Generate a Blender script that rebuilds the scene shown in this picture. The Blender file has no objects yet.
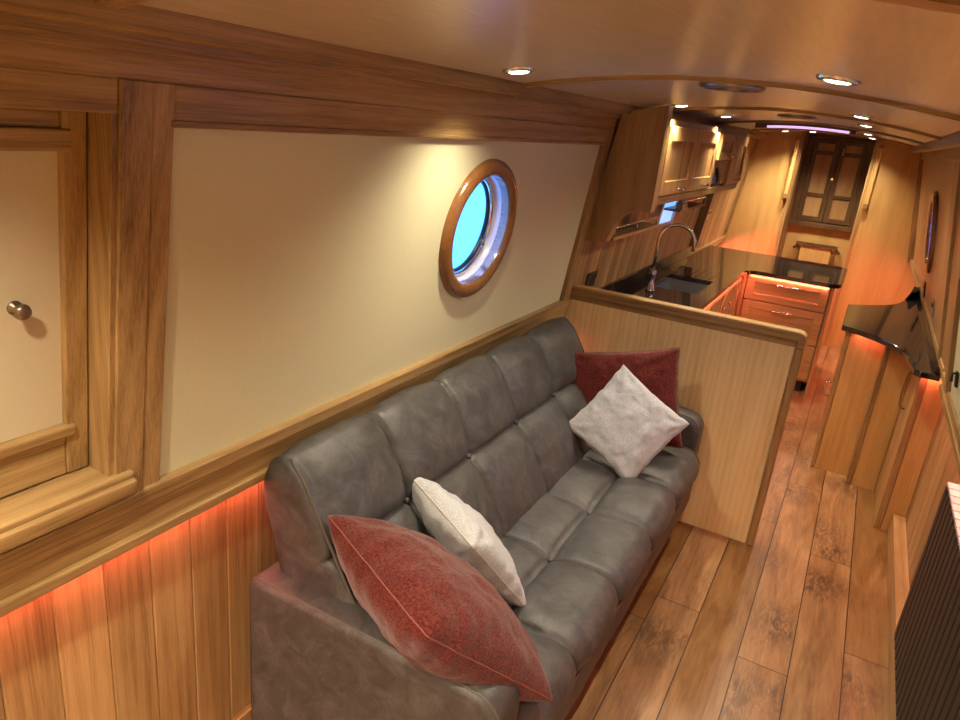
import bpy, bmesh, math, random
from mathutils import Vector, Matrix, noise
random.seed(7)
S = bpy.context.scene
C = S.collection
PI = math.pi

# ------------------------------------------------------------------ camera
CAMZ = 1.83
cd = bpy.data.cameras.new('camera'); cam = bpy.data.objects.new('camera', cd); C.objects.link(cam)
cd.sensor_width = 36; cd.lens = 36 * 708.3 / 960; cd.clip_start = .02
a_, b_, c_ = -4.71685039e-01, 3.30272167e-01, 1.00797069e-01
_B = Matrix(((1, 0, 0), (0, 0, -1), (0, 1, 0)))
_Rz = Matrix(((math.cos(a_), -math.sin(a_), 0), (math.sin(a_), math.cos(a_), 0), (0, 0, 1)))
_Rx = Matrix(((1, 0, 0), (0, math.cos(b_), -math.sin(b_)), (0, math.sin(b_), math.cos(b_))))
_Rr = Matrix(((math.cos(c_), -math.sin(c_), 0), (math.sin(c_), math.cos(c_), 0), (0, 0, 1)))
_R = _Rr @ _Rx @ _B @ _Rz
X_, Y_, Z_ = Vector(_R[0]), -Vector(_R[1]), -Vector(_R[2])
cam.matrix_world = Matrix(((X_.x, Y_.x, Z_.x, 0), (X_.y, Y_.y, Z_.y, 0), (X_.z, Y_.z, Z_.z, CAMZ), (0, 0, 0, 1)))
S.camera = cam
S.view_settings.view_transform = 'Standard'; S.view_settings.look = 'None'
S.view_settings.gamma = 1; S.view_settings.use_curve_mapping = False
EXPOSURE = 0.55
S.view_settings.exposure = EXPOSURE

# ------------------------------------------------------------------ world: daylight outside the portholes
W = bpy.data.worlds.new('daylight'); S.world = W; W.use_nodes = True
nt = W.node_tree; bg = nt.nodes['Background']
tc = nt.nodes.new('ShaderNodeTexCoord'); sp = nt.nodes.new('ShaderNodeSeparateXYZ'); cr = nt.nodes.new('ShaderNodeValToRGB')
nt.links.new(tc.outputs['Generated'], sp.inputs[0]); nt.links.new(sp.outputs['Z'], cr.inputs[0])
mth = cr.color_ramp; mth.elements[0].position = 0.0; mth.elements[0].color = (.04, .24, .80, 1)
mth.elements[1].position = .5; mth.elements[1].color = (.02, .20, .90, 1)
nt.links.new(cr.outputs[0], bg.inputs[0]); bg.inputs[1].default_value = 5.0

P_SPOT = 58.0        # ceiling downlights, W
P_LED = 1.9          # led strips, W per metre

def area(name, loc, sx, sy, power, color, direction=(0, 0, -1), portal=False, parent=None):
    l = bpy.data.lights.new(name, 'AREA'); l.shape = 'RECTANGLE'; l.size = sx; l.size_y = sy
    l.energy = power; l.color = color
    o = bpy.data.objects.new(name, l); C.objects.link(o); o.location = loc
    o.rotation_euler = Vector(direction).to_track_quat('-Z', 'Y').to_euler()
    if portal: l.cycles.is_portal = True
    if parent is not None: o.parent = parent; o.location = Vector(loc) - base_of(parent)
    return o

# ------------------------------------------------------------------ materials
MATS = {}
class NT:
    def __init__(s, name, rough=.5, spec=.5):
        s.m = bpy.data.materials.new(name); s.m.use_nodes = True; s.t = s.m.node_tree
        s.b = s.t.nodes['Principled BSDF']; s.b.inputs['Roughness'].default_value = rough
        s.b.inputs['Specular IOR Level'].default_value = spec
    def n(s, typ, **kw):
        nd = s.t.nodes.new('ShaderNode' + typ)
        for k, v in kw.items(): setattr(nd, k, v)
        return nd
    def l(s, a, b): s.t.links.new(a, b)
    def math(s, op, a, b=None, c=None):
        nd = s.n('Math', operation=op)
        for i, v in enumerate((a, b, c)):
            if v is None: continue
            if isinstance(v, (int, float)): nd.inputs[i].default_value = v
            else: s.l(v, nd.inputs[i])
        return nd.outputs[0]
    def coord(s, scale=(1, 1, 1), loc=(0, 0, 0)):
        t = s.n('TexCoord'); m = s.n('Mapping'); s.l(t.outputs['Object'], m.inputs[0])
        m.inputs['Scale'].default_value = scale; m.inputs['Location'].default_value = loc
        return m.outputs[0]
    def noise(s, vec, scale, detail=4, rough=.5, dist=0):
        nd = s.n('TexNoise'); s.l(vec, nd.inputs['Vector']); nd.inputs['Scale'].default_value = scale
        nd.inputs['Detail'].default_value = detail; nd.inputs['Roughness'].default_value = rough
        nd.inputs['Distortion'].default_value = dist
        return nd.outputs[0]
    def ramp(s, fac, stops):
        r = s.n('ValToRGB'); s.l(fac, r.inputs[0]); e = r.color_ramp.elements
        while len(e) < len(stops): e.new(.5)
        for k, (p, c) in enumerate(stops): e[k].position = p; e[k].color = (*c, 1)
        return r.outputs[0]
    def mix(s, fac, a, b, mode='MIX'):
        m = s.n('Mix', data_type='RGBA', blend_type=mode)
        for sock, v in ((m.inputs[0], fac), (m.inputs[6], a), (m.inputs[7], b)):
            if isinstance(v, (int, float)): sock.default_value = v
            elif isinstance(v, tuple): sock.default_value = (*v, 1)
            else: s.l(v, sock)
        return m.outputs[2]
    def bump(s, h, strength=.2, dist=.002):
        b = s.n('Bump'); s.l(h, b.inputs['Height']); b.inputs['Strength'].default_value = strength
        b.inputs['Distance'].default_value = dist; s.l(b.outputs[0], s.b.inputs['Normal'])
    def col(s, c):
        if isinstance(c, tuple): s.b.inputs['Base Color'].default_value = (*c, 1)
        else: s.l(c, s.b.inputs['Base Color'])

WOODC = {
    'oak': ((.15, .080, .026), (.31, .184, .070), (.45, .285, .122)),      # framing
    'walnut': ((.05, .025, .010), (.09, .046, .018), (.13, .07, .03)),
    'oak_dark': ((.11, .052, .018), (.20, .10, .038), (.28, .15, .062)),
    'oak_light': ((.64, .44, .18), (.80, .60, .285), (.87, .69, .38)), # veneered panels
    'oak_board': ((.22, .115, .040), (.37, .212, .084), (.46, .285, .125)),  # tongue and groove
    'oak_door': ((.33, .175, .06), (.44, .25, .092), (.52, .31, .125)),
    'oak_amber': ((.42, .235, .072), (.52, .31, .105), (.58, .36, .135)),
}
def wood(kind, axis, groove=None, boards='y'):
    key = (kind, axis, groove, boards)
    if key in MATS: return MATS[key]
    N = NT('%s_%s' % (kind, axis), .38, .4)
    c = WOODC[kind]
    ai = 'xyz'.index(axis)
    tcn = N.n('TexCoord'); vec = tcn.outputs['Object']
    bt = None
    if groove:
        sx = N.n('SeparateXYZ'); N.l(vec, sx.inputs[0])
        q = N.math('DIVIDE', sx.outputs['xyz'.index(boards)], groove)
        idn = N.math('FLOOR', q)
        wn = N.n('TexWhiteNoise', noise_dimensions='1D'); N.l(idn, wn.inputs['W'])
        bt = wn.outputs['Value']
        off = N.n('CombineXYZ'); N.l(N.math('MULTIPLY', bt, 7.0), off.inputs[0]); N.l(N.math('MULTIPLY', bt, 9.0), off.inputs[1]); N.l(N.math('MULTIPLY', bt, 5.0), off.inputs[2])
        va = N.n('VectorMath', operation='ADD'); N.l(vec, va.inputs[0]); N.l(off.outputs[0], va.inputs[1]); vec = va.outputs[0]
    def mp(across, along):
        m = N.n('Mapping'); N.l(vec, m.inputs[0]); sc = [across] * 3; sc[ai] = along; m.inputs['Scale'].default_value = sc
        return m.outputs[0]
    big = N.noise(mp(9, .9), 1, 3, .55, .6)
    rings = N.n('TexWave', wave_type='RINGS', rings_direction='XYZ'[ai]); N.l(mp(5, .35), rings.inputs[0])
    rings.inputs['Scale'].default_value = 2.2; rings.inputs['Distortion'].default_value = 5.0; rings.inputs['Detail'].default_value = 2
    fib = N.noise(mp(240, 7), 1, 4, .65)
    f1 = N.math('MULTIPLY_ADD', rings.outputs['Fac'], .12, N.math('MULTIPLY', big, .80))
    f2 = N.math('MULTIPLY_ADD', fib, .70, N.math('SUBTRACT', f1, .265))
    col = N.ramp(f2, [(.28, c[0]), (.52, c[1]), (.76, c[2])])
    if bt is not None:
        v = N.math('MULTIPLY_ADD', bt, .65, .60)
        hs = N.n('HueSaturation'); N.l(col, hs.inputs['Color']); N.l(v, hs.inputs['Value']); col = hs.outputs[0]
    N.col(col)
    N.bump(fib, .12, .001)
    MATS[key] = N.m; return N.m

def floor_mat():
    N = NT('laminate_floor', .33, .5)
    t = N.n('TexCoord'); sx = N.n('SeparateXYZ'); N.l(t.outputs['Object'], sx.inputs[0])
    PW, PL = .179, 1.7
    q = N.math('DIVIDE', N.math('ADD', sx.outputs[0], .397 + 10 * PW), PW)
    i = N.math('FLOOR', q); fx = N.math('FRACT', q)
    w1 = N.n('TexWhiteNoise', noise_dimensions='1D'); N.l(i, w1.inputs['W'])
    qy = N.math('ADD', N.math('DIVIDE', sx.outputs[1], PL), N.math('MULTIPLY', w1.outputs['Value'], 5.0))
    j = N.math('FLOOR', qy); fy = N.math('FRACT', qy)
    cb = N.n('CombineXYZ'); N.l(i, cb.inputs[0]); N.l(j, cb.inputs[1])
    w2 = N.n('TexWhiteNoise', noise_dimensions='3D'); N.l(cb.outputs[0], w2.inputs['Vector'])
    r = w2.outputs['Value']
    off = N.n('VectorMath', operation='MULTIPLY_ADD'); N.l(w2.outputs['Color'], off.inputs[0]); off.inputs[1].default_value = (9, 9, 9); N.l(t.outputs['Object'], off.inputs[2])
    def mp(sc):
        m = N.n('Mapping'); N.l(off.outputs[0], m.inputs[0]); m.inputs['Scale'].default_value = sc; return m.outputs[0]
    g = N.noise(mp((10, 1.6, 1)), 1, 5, .62, 1.4)
    fine = N.noise(mp((110, 7, 1)), 1, 4, .65, .3)
    fac = N.math('MULTIPLY_ADD', fine, .35, N.math('MULTIPLY', g, .8))
    col = N.ramp(fac, [(.33, (.095, .045, .018)), (.52, (.22, .115, .047)), (.75, (.35, .205, .095))])
    # knots with swirling dark figure
    warp = N.n('TexNoise'); N.l(mp((6, 4, 1)), warp.inputs['Vector']); warp.inputs['Scale'].default_value = 2; warp.inputs['Detail'].default_value = 3
    wv = N.n('VectorMath', operation='MULTIPLY_ADD'); N.l(warp.outputs['Color'], wv.inputs[0]); wv.inputs[1].default_value = (.5, .5, 0); N.l(mp((2.6, 1.9, 1)), wv.inputs[2])
    vo = N.n('TexVoronoi', voronoi_dimensions='2D'); N.l(wv.outputs[0], vo.inputs['Vector']); vo.inputs['Scale'].default_value = 1.0
    kn = N.ramp(vo.outputs['Distance'], [(.04, (1, 1, 1)), (.42, (0, 0, 0))])
    streak = N.noise(mp((30, 9, 1)), 1, 5, .7, 2.5)
    st = N.ramp(streak, [(.40, (0, 0, 0)), (.56, (1, 1, 1))])
    sel = N.ramp(w2.outputs['Value'], [(.3, (.25, .25, .25)), (.45, (1, 1, 1))])
    km = N.math('MULTIPLY', N.math('MULTIPLY', kn, st), N.math('MULTIPLY', sel, .85))
    col = N.mix(km, col, (.055, .032, .018))
    hs = N.n('HueSaturation'); N.l(col, hs.inputs['Color']); N.l(N.math('MULTIPLY_ADD', r, .55, .75), hs.inputs['Value'])
    N.l(N.math('MULTIPLY_ADD', w2.outputs['Value'], -.15, 1.12), hs.inputs['Saturation'])
    gx = N.math('LESS_THAN', N.math('ABSOLUTE', N.math('SUBTRACT', fx, .5)), .488)
    gy = N.math('LESS_THAN', N.math('ABSOLUTE', N.math('SUBTRACT', fy, .5)), .4988)
    gap = N.math('MULTIPLY', gx, gy)
    N.col(N.mix(gap, (.02, .012, .008), hs.outputs[0]))
    N.bump(N.math('MULTIPLY_ADD', fine, .1, gap), .5, .002)
    return N.m

def plain(name, c, rough=.5, metal=0, spec=.5, bump=None, var=0, coat=0):
    if name in MATS: return MATS[name]
    N = NT(name, rough, spec); N.b.inputs['Metallic'].default_value = metal
    if coat: N.b.inputs['Coat Weight'].default_value = coat; N.b.inputs['Coat Roughness'].default_value = .05
    nz = N.noise(N.coord(), bump[0] if bump else 60, 4)
    lo = tuple(x * (1 - var) for x in c); hi = tuple(min(1, x * (1 + var)) for x in c)
    N.col(N.ramp(nz, [(.3, lo), (.7, hi)]))
    if bump: N.bump(nz, bump[1], .002)
    MATS[name] = N.m; return N.m

def emit(name, c, strength):
    N = NT(name); N.b.inputs['Emission Color'].default_value = (*c, 1); N.b.inputs['Emission Strength'].default_value = strength
    N.col((.8, .8, .8)); return N.m

def ceiling_mat():
    N = NT('ceiling_laminate', .27, .55)
    n1 = N.noise(N.coord((90, 6, 6)), 1, 4, .6)
    N.col(N.ramp(n1, [(.3, (.56, .47, .35)), (.7, (.62, .525, .40))]))
    n2 = N.noise(N.coord((55, 55, 55)), 1, 3, .6)
    N.bump(n2, .12, .002)
    return N.m

def leather_mat():
    N = NT('grey_leather', .43, .5)
    a = N.noise(N.coord(), 13, 9, .76, .9); b = N.noise(N.coord(), 170, 3, .6)
    col = N.ramp(a, [(.30, (.036, .033, .032)), (.50, (.066, .060, .058)), (.68, (.108, .100, .097))])
    N.col(col)
    vo = N.n('TexVoronoi'); N.l(N.coord(), vo.inputs['Vector']); vo.inputs['Scale'].default_value = 260
    N.bump(N.math('ADD', N.math('MULTIPLY', vo.outputs['Distance'], .6), b), .22, .0015)
    N.l(N.math('MULTIPLY_ADD', a, .3, .33), N.b.inputs['Roughness'])
    return N.m

def fabric_mat(name, c1, c2, sc=420):
    N = NT(name, .9, .15); N.b.inputs['Sheen Weight'].default_value = .25
    w1 = N.noise(N.coord((sc, sc * .35, sc)), 1, 2, .6, .4); w2 = N.noise(N.coord((sc * .35, sc, sc)), 1, 2, .6, .4)
    f = N.math('MULTIPLY', N.math('ADD', w1, w2), .5)
    N.col(N.ramp(f, [(.40, c1), (.62, c2)]))
    N.bump(f, .8, .003)
    return N.m

def granite_mat():
    N = NT('black_granite', .05, .9)
    vo = N.n('TexVoronoi'); N.l(N.coord(), vo.inputs['Vector']); vo.inputs['Scale'].default_value = 160
    k = N.ramp(vo.outputs['Distance'], [(.10, (.35, .35, .33)), (.22, (.010, .010, .011))])
    n = N.noise(N.coord(), 40, 2); sel = N.ramp(n, [(.52, (0, 0, 0)), (.60, (1, 1, 1))])
    N.col(N.mix(sel, (.010, .010, .011), k))
    N.b.inputs['IOR'].default_value = 1.6
    return N.m

def glass_mat():
    m = bpy.data.materials.new('pane_glass'); m.use_nodes = True; t = m.node_tree; t.nodes.clear()
    o = t.nodes.new('ShaderNodeOutputMaterial'); mx = t.nodes.new('ShaderNodeMixShader'); tr = t.nodes.new('ShaderNodeBsdfTransparent')
    gl = t.nodes.new('ShaderNodeBsdfGlossy'); gl.inputs['Roughness'].default_value = .02; mx.inputs[0].default_value = .05
    t.links.new(tr.outputs[0], mx.inputs[1]); t.links.new(gl.outputs[0], mx.inputs[2]); t.links.new(mx.outputs[0], o.inputs[0])
    return m

M_FLOOR = floor_mat(); M_CEIL = ceiling_mat(); M_LEATHER = leather_mat(); M_GRANITE = granite_mat(); M_GLASS = glass_mat()
M_RED = fabric_mat('red_weave', (.06, .008, .006), (.19, .031, .022), 260)
M_WHITE = fabric_mat('pale_weave', (.38, .375, .39), (.58, .575, .59), 330)
M_REDP = plain('red_piping', (.12, .02, .02), .8); M_WHITEP = plain('pale_piping', (.62, .57, .52), .8)
M_REDP2 = plain('rose_piping', (.24, .075, .06), .8)
M_CREAM = plain('cream_panel', (.66, .635, .42), .42, bump=(120, .05), var=.02)
M_CREAM2 = plain('cream_door_panel', (.58, .50, .34), .45, bump=(120, .05), var=.02)
M_CHROME = plain('chrome', (.75, .75, .76), .12, 1)
M_STEEL = plain('brushed_steel', (.42, .45, .50), .28, 1)  # bluish tint paints window light on the sink into the metal
M_PEWTER = plain('pewter', (.30, .26, .22), .32, 1)
M_BLACK = plain('black_plastic', (.015, .014, .013), .35)
M_RADI = plain('black_radiator', (.013, .011, .010), .5)
M_RADT = plain('radiator_grille', (.42, .40, .38), .5)
M_LINER = plain('white_liner', (.72, .70, .74), .3)
M_LEGM = plain('dark_leg', (.02, .014, .01), .4)
M_STITCH = plain('leather_piping', (.10, .085, .072), .5)
M_PORTW = plain('varnished_ring', (.20, .083, .024), .25, coat=.6, var=.12)
M_BULB = emit('bulb_glow', (1, .9, .74), 7)
M_LED = emit('led_glow', (1, .35, .27), 1.6)
M_LILAC = emit('lilac_tube', (.75, .48, .88), .75)

# ------------------------------------------------------------------ mesh builder
class MB:
    def __init__(s): s.v = []; s.f = []; s.sm = []
    def add(s, vs, fs, smooth=False):
        o = len(s.v); s.v += [Vector(p) for p in vs]
        for f in fs: s.f.append([i + o for i in f]); s.sm.append(smooth)
        return s
    def hexa(s, p):
        return s.add(p, [(0, 3, 2, 1), (4, 5, 6, 7), (0, 1, 5, 4), (1, 2, 6, 5), (2, 3, 7, 6), (3, 0, 4, 7)])
    def box(s, x0, x1, y0, y1, z0, z1):
        x0, x1 = sorted((x0, x1)); y0, y1 = sorted((y0, y1)); z0, z1 = sorted((z0, z1))
        return s.hexa([(x0, y0, z0), (x1, y0, z0), (x1, y1, z0), (x0, y1, z0), (x0, y0, z1), (x1, y0, z1), (x1, y1, z1), (x0, y1, z1)])
    def prism(s, poly, ext, smooth=False):
        n = len(poly); e = Vector(ext); p = [Vector(q) for q in poly]
        s.add(p + [q + e for q in p], [tuple(range(n))[::-1], tuple(range(n, 2 * n))])
        s.add(p + [q + e for q in p], [(i, (i + 1) % n, (i + 1) % n + n, i + n) for i in range(n)], smooth)
        return s
    def tube(s, pts, r, n=10, closed=False, caps=True):
        pts = [Vector(p) for p in pts]; m = len(pts); rr = r if isinstance(r, (list, tuple)) else [r] * m
        rings = []; up = None
        for i, p in enumerate(pts):
            if closed: t = pts[(i + 1) % m] - pts[i - 1]
            else: t = pts[min(i + 1, m - 1)] - pts[max(i - 1, 0)]
            t.normalize()
            if up is None:
                up = Vector((0, 0, 1)) if abs(t.z) < .9 else Vector((1, 0, 0))
            up = (up - t * up.dot(t)).normalized(); sd = t.cross(up)
            rings.append([p + (up * math.cos(2 * PI * k / n) + sd * math.sin(2 * PI * k / n)) * rr[i] for k in range(n)])
        vs = [q for ring in rings for q in ring]; fs = []
        for i in range(m if closed else m - 1):
            j = (i + 1) % m
            for k in range(n): fs.append((i * n + k, i * n + (k + 1) % n, j * n + (k + 1) % n, j * n + k))
        s.add(vs, fs, True)
        if not closed and caps: s.add(rings[0] + rings[-1], [tuple(range(n))[::-1], tuple(range(n, 2 * n))])
        return s
    def lathe(s, prof, mat=None, n=40, closed=False, sy=1):
        # prof: list of (r, h); axis local z
        mat = mat or Matrix.Identity(4); m = len(prof); vs = []
        for r, h in prof:
            for k in range(n): vs.append(mat @ Vector((r * math.cos(2 * PI * k / n), sy * r * math.sin(2 * PI * k / n), h)))
        fs = []
        for i in range(m if closed else m - 1):
            j = (i + 1) % m
            for k in range(n): fs.append((i * n + k, i * n + (k + 1) % n, j * n + (k + 1) % n, j * n + k))
        return s.add(vs, fs, True)
    def grid(s, fn, nu, nv, smooth=True):
        vs = [fn(i / nu, j / nv) for i in range(nu + 1) for j in range(nv + 1)]
        fs = [(i * (nv + 1) + j, (i + 1) * (nv + 1) + j, (i + 1) * (nv + 1) + j + 1, i * (nv + 1) + j + 1) for i in range(nu) for j in range(nv)]
        return s.add(vs, fs, smooth)

BASE = {}
def base_of(o): return BASE.get(o.name, Vector((0, 0, 0)))
def build(name, mb, mat, parent=None, bevel=0, seg=2, loc=None):
    base = base_of(parent) if parent is not None else (Vector(loc) if loc is not None else Vector((0, 0, 0)))
    me = bpy.data.meshes.new(name); me.from_pydata([tuple(v - base) for v in mb.v], [], mb.f)
    me.polygons.foreach_set('use_smooth', mb.sm); me.update()
    bm = bmesh.new(); bm.from_mesh(me)
    bmesh.ops.remove_doubles(bm, verts=bm.verts, dist=1e-5)
    bmesh.ops.recalc_face_normals(bm, faces=bm.faces); bm.to_mesh(me); bm.free()
    me.materials.append(mat)
    o = bpy.data.objects.new(name, me); C.objects.link(o)
    if parent is not None: o.parent = parent; BASE[o.name] = base
    else: o.location = base; BASE[o.name] = base
    if bevel:
        bv = o.modifiers.new('bevel', 'BEVEL'); bv.width = bevel; bv.segments = seg; bv.limit_method = 'ANGLE'; bv.angle_limit = math.radians(40)
    return o
def thing(name, label, cat, loc=(0, 0, 0), group=None):
    o = bpy.data.objects.new(name, None); C.objects.link(o); o.location = loc; o.empty_display_size = .05
    BASE[o.name] = Vector(loc); o['label'] = label; o['category'] = cat
    if group: o['group'] = group
    return o
def tag(o, label, cat, group=None):
    o['label'] = label; o['category'] = cat
    if group: o['group'] = group
    return o
def struct_root(name):
    o = bpy.data.objects.new(name, None); C.objects.link(o); o['kind'] = 'structure'; BASE[o.name] = Vector((0, 0, 0)); return o
def struct(name, mb, mat, parent=None, bevel=0, seg=2):
    o = build(name, mb, mat, parent, bevel, seg)
    if parent is None: o['kind'] = 'structure'
    return o
def copy_tree(o, parent=None, dloc=None):
    c = o.copy(); C.objects.link(c); c.parent = parent
    if dloc is not None: c.location = dloc
    for ch in list(o.children): copy_tree(ch, c)
    return c

# wall planes
def WL(z, d=0): return -1.3585 + .127 * z + d
def WRt(z, d=0): return .46 - .17 * (z - .95) - d
def lbox(mb, y0, y1, z0, z1, d0, d1):   # box lying on the left wall, d0..d1 proud of it
    return mb.hexa([(WL(z0, d0), y0, z0), (WL(z0, d1), y0, z0), (WL(z0, d1), y1, z0), (WL(z0, d0), y1, z0),
                    (WL(z1, d0), y0, z1), (WL(z1, d1), y0, z1), (WL(z1, d1), y1, z1), (WL(z1, d0), y1, z1)])
def rbox(mb, y0, y1, z0, z1, d0, d1):
    return mb.hexa([(WRt(z0, d0), y0, z0), (WRt(z0, d1), y0, z0), (WRt(z0, d1), y1, z0), (WRt(z0, d0), y1, z0),
                    (WRt(z1, d0), y0, z1), (WRt(z1, d1), y0, z1), (WRt(z1, d1), y1, z1), (WRt(z1, d0), y1, z1)])
def zc(x): return 1.993 - .15 * (x + .45) ** 2
def boards(fn, y0, y1, pitch, g=.0035, depth=.004):
    """vertical boards with V grooves: fn(y, v, inset) -> point ; returns builder"""
    mb = MB(); ys = []; y = math.floor(y0 / pitch) * pitch
    while y < y1 + pitch:
        for yy, d in ((y - g, 0), (y, depth), (y + g, 0)):
            if y0 <= yy <= y1: ys.append((yy, d))
        y += pitch
    ys = [(y0, 0)] + ys + [(y1, 0)]
    for (ya, da), (yb, db) in zip(ys[:-1], ys[1:]):
        mb.add([fn(ya, 0, da), fn(yb, 0, db), fn(yb, 1, db), fn(ya, 1, da)], [(0, 1, 2, 3)])
    return mb

YN, YF, YB = -1.7, 7.65, 8.10     # wall behind the camera, far bulkhead, back of the recess
XLL, XRL = -1.285, .53            # lower walls
PY = 3.30                         # partition

# ------------------------------------------------------------------ floor, ceiling
struct('floor', MB().box(XLL - .1, XRL + .1, YN - .1, YB + .1, -.05, 0), M_FLOOR)
mb = MB().grid(lambda u, v: (-1.26 + 1.66 * u, YN - .05 + (YB + .1 - YN) * v, zc(-1.26 + 1.66 * u)), 24, 2)
mb.grid(lambda u, v: (-1.26 + 1.66 * u, YN - .05 + (YB + .1 - YN) * v, zc(-1.26 + 1.66 * u) + .04), 24, 2)
struct('ceiling', mb, M_CEIL)
k = 0
for yy in (-.85, .735, 2.17, 3.70, 5.20, 6.70):
    k += 1
    xs = [-1.12 + 1.33 * i / 24 for i in range(25)]; w = .019
    mb = MB()
    for (xa, xb) in zip(xs[:-1], xs[1:]):
        mb.hexa([(xa, yy - w, zc(xa) - .012), (xb, yy - w, zc(xb) - .012), (xb, yy + w, zc(xb) - .012), (xa, yy + w, zc(xa) - .012),
                 (xa, yy - w, zc(xa) + .004), (xb, yy - w, zc(xb) + .004), (xb, yy + w, zc(xb) + .004), (xa, yy + w, zc(xa) + .004)])
    struct('trim_%d' % k, mb, wood('oak', 'x'))
# cornices
k += 1; mb = MB(); lbox(mb, YN, YF, 1.880, 1.935, 0, .026); lbox(mb, YN, YF, 1.90, 1.950, .02, .070); lbox(mb, YN, 3.28, 1.865, 1.893, 0, .018)
struct('trim_%d' % k, mb, wood('oak', 'y'), bevel=.006)
k += 1; mb = MB(); mb.box(.19, .23, YN, YF, 1.885, 1.945); rbox(mb, YN, YF, 1.84, 1.90, 0, .02)
struct('trim_%d' % k, mb, wood('oak', 'y'), bevel=.006)
k += 1; mb = MB()
for yy in (1.5, 2.3, 3.1, 3.9, 4.7, 5.5, 6.3, 7.1): mb.box(.225, .31, yy, yy + .05, 1.90, 1.945)
mb.box(.285, .33, YN, YF, 1.88, 1.93)
struct('trim_%d' % k, mb, wood('oak', 'x'), bevel=.004)

# ------------------------------------------------------------------ left wall
wl = struct_root('wall_left')
D0 = (YN, .80)   # hatch
struct('lower_boarding', boards(lambda y, v, d: (XLL - d, y, .92 * v), YN, YB, .115), wood('oak_board', 'z', .115), wl)
# window geometry in the leaning plane
def plane_frame(side, yc, z):
    if side == 'L':
        up = Vector((.127, 0, 1)).normalized(); yv = Vector((0, 1, 0)); n = Vector((1, 0, -.127)).normalized(); p = Vector((WL(z), yc, z))
    else:
        up = Vector((-.17, 0, 1)).normalized(); yv = Vector((0, -1, 0)); n = Vector((-1, 0, -.17)).normalized(); p = Vector((WRt(z), yc, z))
    return Matrix(((yv.x, up.x, n.x, p.x), (yv.y, up.y, n.y, p.y), (yv.z, up.z, n.z, p.z), (0, 0, 0, 1)))
def holed_panel(mb, M, ya, yb, za, zb, R, d=0):
    """rectangle (local coords) with a round hole"""
    n = 64; vi = []; vo = []
    for i in range(n):
        t = 2 * PI * i / n; c, s_ = math.cos(t), math.sin(t)
        vi.append(M @ Vector((R * c, R * s_, d)))
        kx = (yb if c > 0 else ya) / c if abs(c) > 1e-6 else 1e9
        kz = (zb if s_ > 0 else za) / s_ if abs(s_) > 1e-6 else 1e9
        kk = min(abs(kx), abs(kz)); vo.append(M @ Vector((kk * c, kk * s_, d)))
    mb.add(vi + vo, [(i, (i + 1) % n, n + (i + 1) % n, n + i) for i in range(n)])
    for (cy, cz) in ((yb, zb), (ya, zb), (ya, za), (yb, za)):
        t = math.atan2(cz, cy) % (2 * PI); i = int(t / (2 * PI) * n) % n
        mb.add([M @ Vector((cy, cz, d)), vo[i], vo[(i + 1) % n]], [(0, 1, 2)])
MW = plane_frame('L', 2.19, 1.455)
pf = MB(); holed_panel(pf, MW, .88 - 2.19, 3.22 - 2.19, -.50, .345, .205)
struct('cream_panel', pf, M_CREAM, wl)
struct('galley_boarding', boards(lambda y, v, d: (WL(.90 + 1.03 * v, -d), y, .90 + 1.03 * v), 3.30, YF, .062, .003, .004), wood('oak_board', 'z', .062), wl)
# framing on the left wall
oy, oz = wood('oak', 'y'), wood('oak', 'z')
mb = MB(); lbox(mb, .905, 3.215, 1.768, 1.832, -.01, .016)
struct('panel_top_rail', mb, oy, wl, .004)
mb = MB(); lbox(mb, YN, 3.30, 1.83, 1.90, -.01, .012)
struct('header_board', mb, oy, wl, .003)
mb = MB(); lbox(mb, YN, .797, 1.776, 1.832, -.01, .013)
struct('hatch_header', mb, oy, wl, .003)
mb = MB(); lbox(mb, .797, .860, .99, 1.832, -.01, .018)
struct('hatch_stile', mb, oz, wl, .003)
mb = MB(); lbox(mb, .860, .907, 1.005, 1.832, -.01, .014)
struct('panel_stile', mb, oz, wl, .003)
mb = MB(); lbox(mb, 3.212, 3.30, .985, 1.832, -.01, .016)
struct('panel_stile', mb, oz, wl, .003)
mb = MB(); lbox(mb, .90, 3.215, 1.758, 1.771, -.005, .02)
struct('panel_bead', mb, oy, wl, .004)
mb = MB(); lbox(mb, 3.20, 3.216, 1.0, 1.76, -.005, .02)
struct('panel_bead', mb, oz, wl, .004)
# gunwale rail
k += 1; mb = MB(); lbox(mb, YN, 3.30, .875, .995, -.03, .018); lbox(mb, YN, 3.30, .876, .905, .01, .032); lbox(mb, YN, 3.30, .972, 1.012, -.01, .026)
struct('trim_%d' % k, mb, oy, None, .005, 3)
k += 1; mb = MB(); lbox(mb, 5.9, YF, .87, .915, -.03, .025)
struct('trim_%d' % k, mb, oy, None, .004)
# hatch recess: jamb, sill, soffit
mb = MB()
mb.hexa([(WL(1.05, -.075), .79, 1.05), (WL(1.05, .012), .785, 1.05), (WL(1.05, .012), .80, 1.05), (WL(1.05, -.075), .80, 1.05),
         (WL(1.79, -.075), .79, 1.79), (WL(1.79, .012), .785, 1.79), (WL(1.79, .012), .80, 1.79), (WL(1.79, -.075), .80, 1.79)])
struct('hatch_jamb', mb, oz, wl, .002)
mb = MB(); lbox(mb, YN, .80, 1.776, 1.79, -.075, .01); struct('hatch_soffit', mb, oy, wl)
mb = MB(); lbox(mb, YN, .835, 1.045, 1.075, -.075, .030); lbox(mb, YN, .835, 1.02, 1.06, 0, .040); struct('hatch_sill', mb, oy, wl, .008, 3)
mb = MB(); lbox(mb, YN, .872, .99, 1.03, -.02, .012); struct('sill_board', mb, oy, wl, .002)
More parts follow.
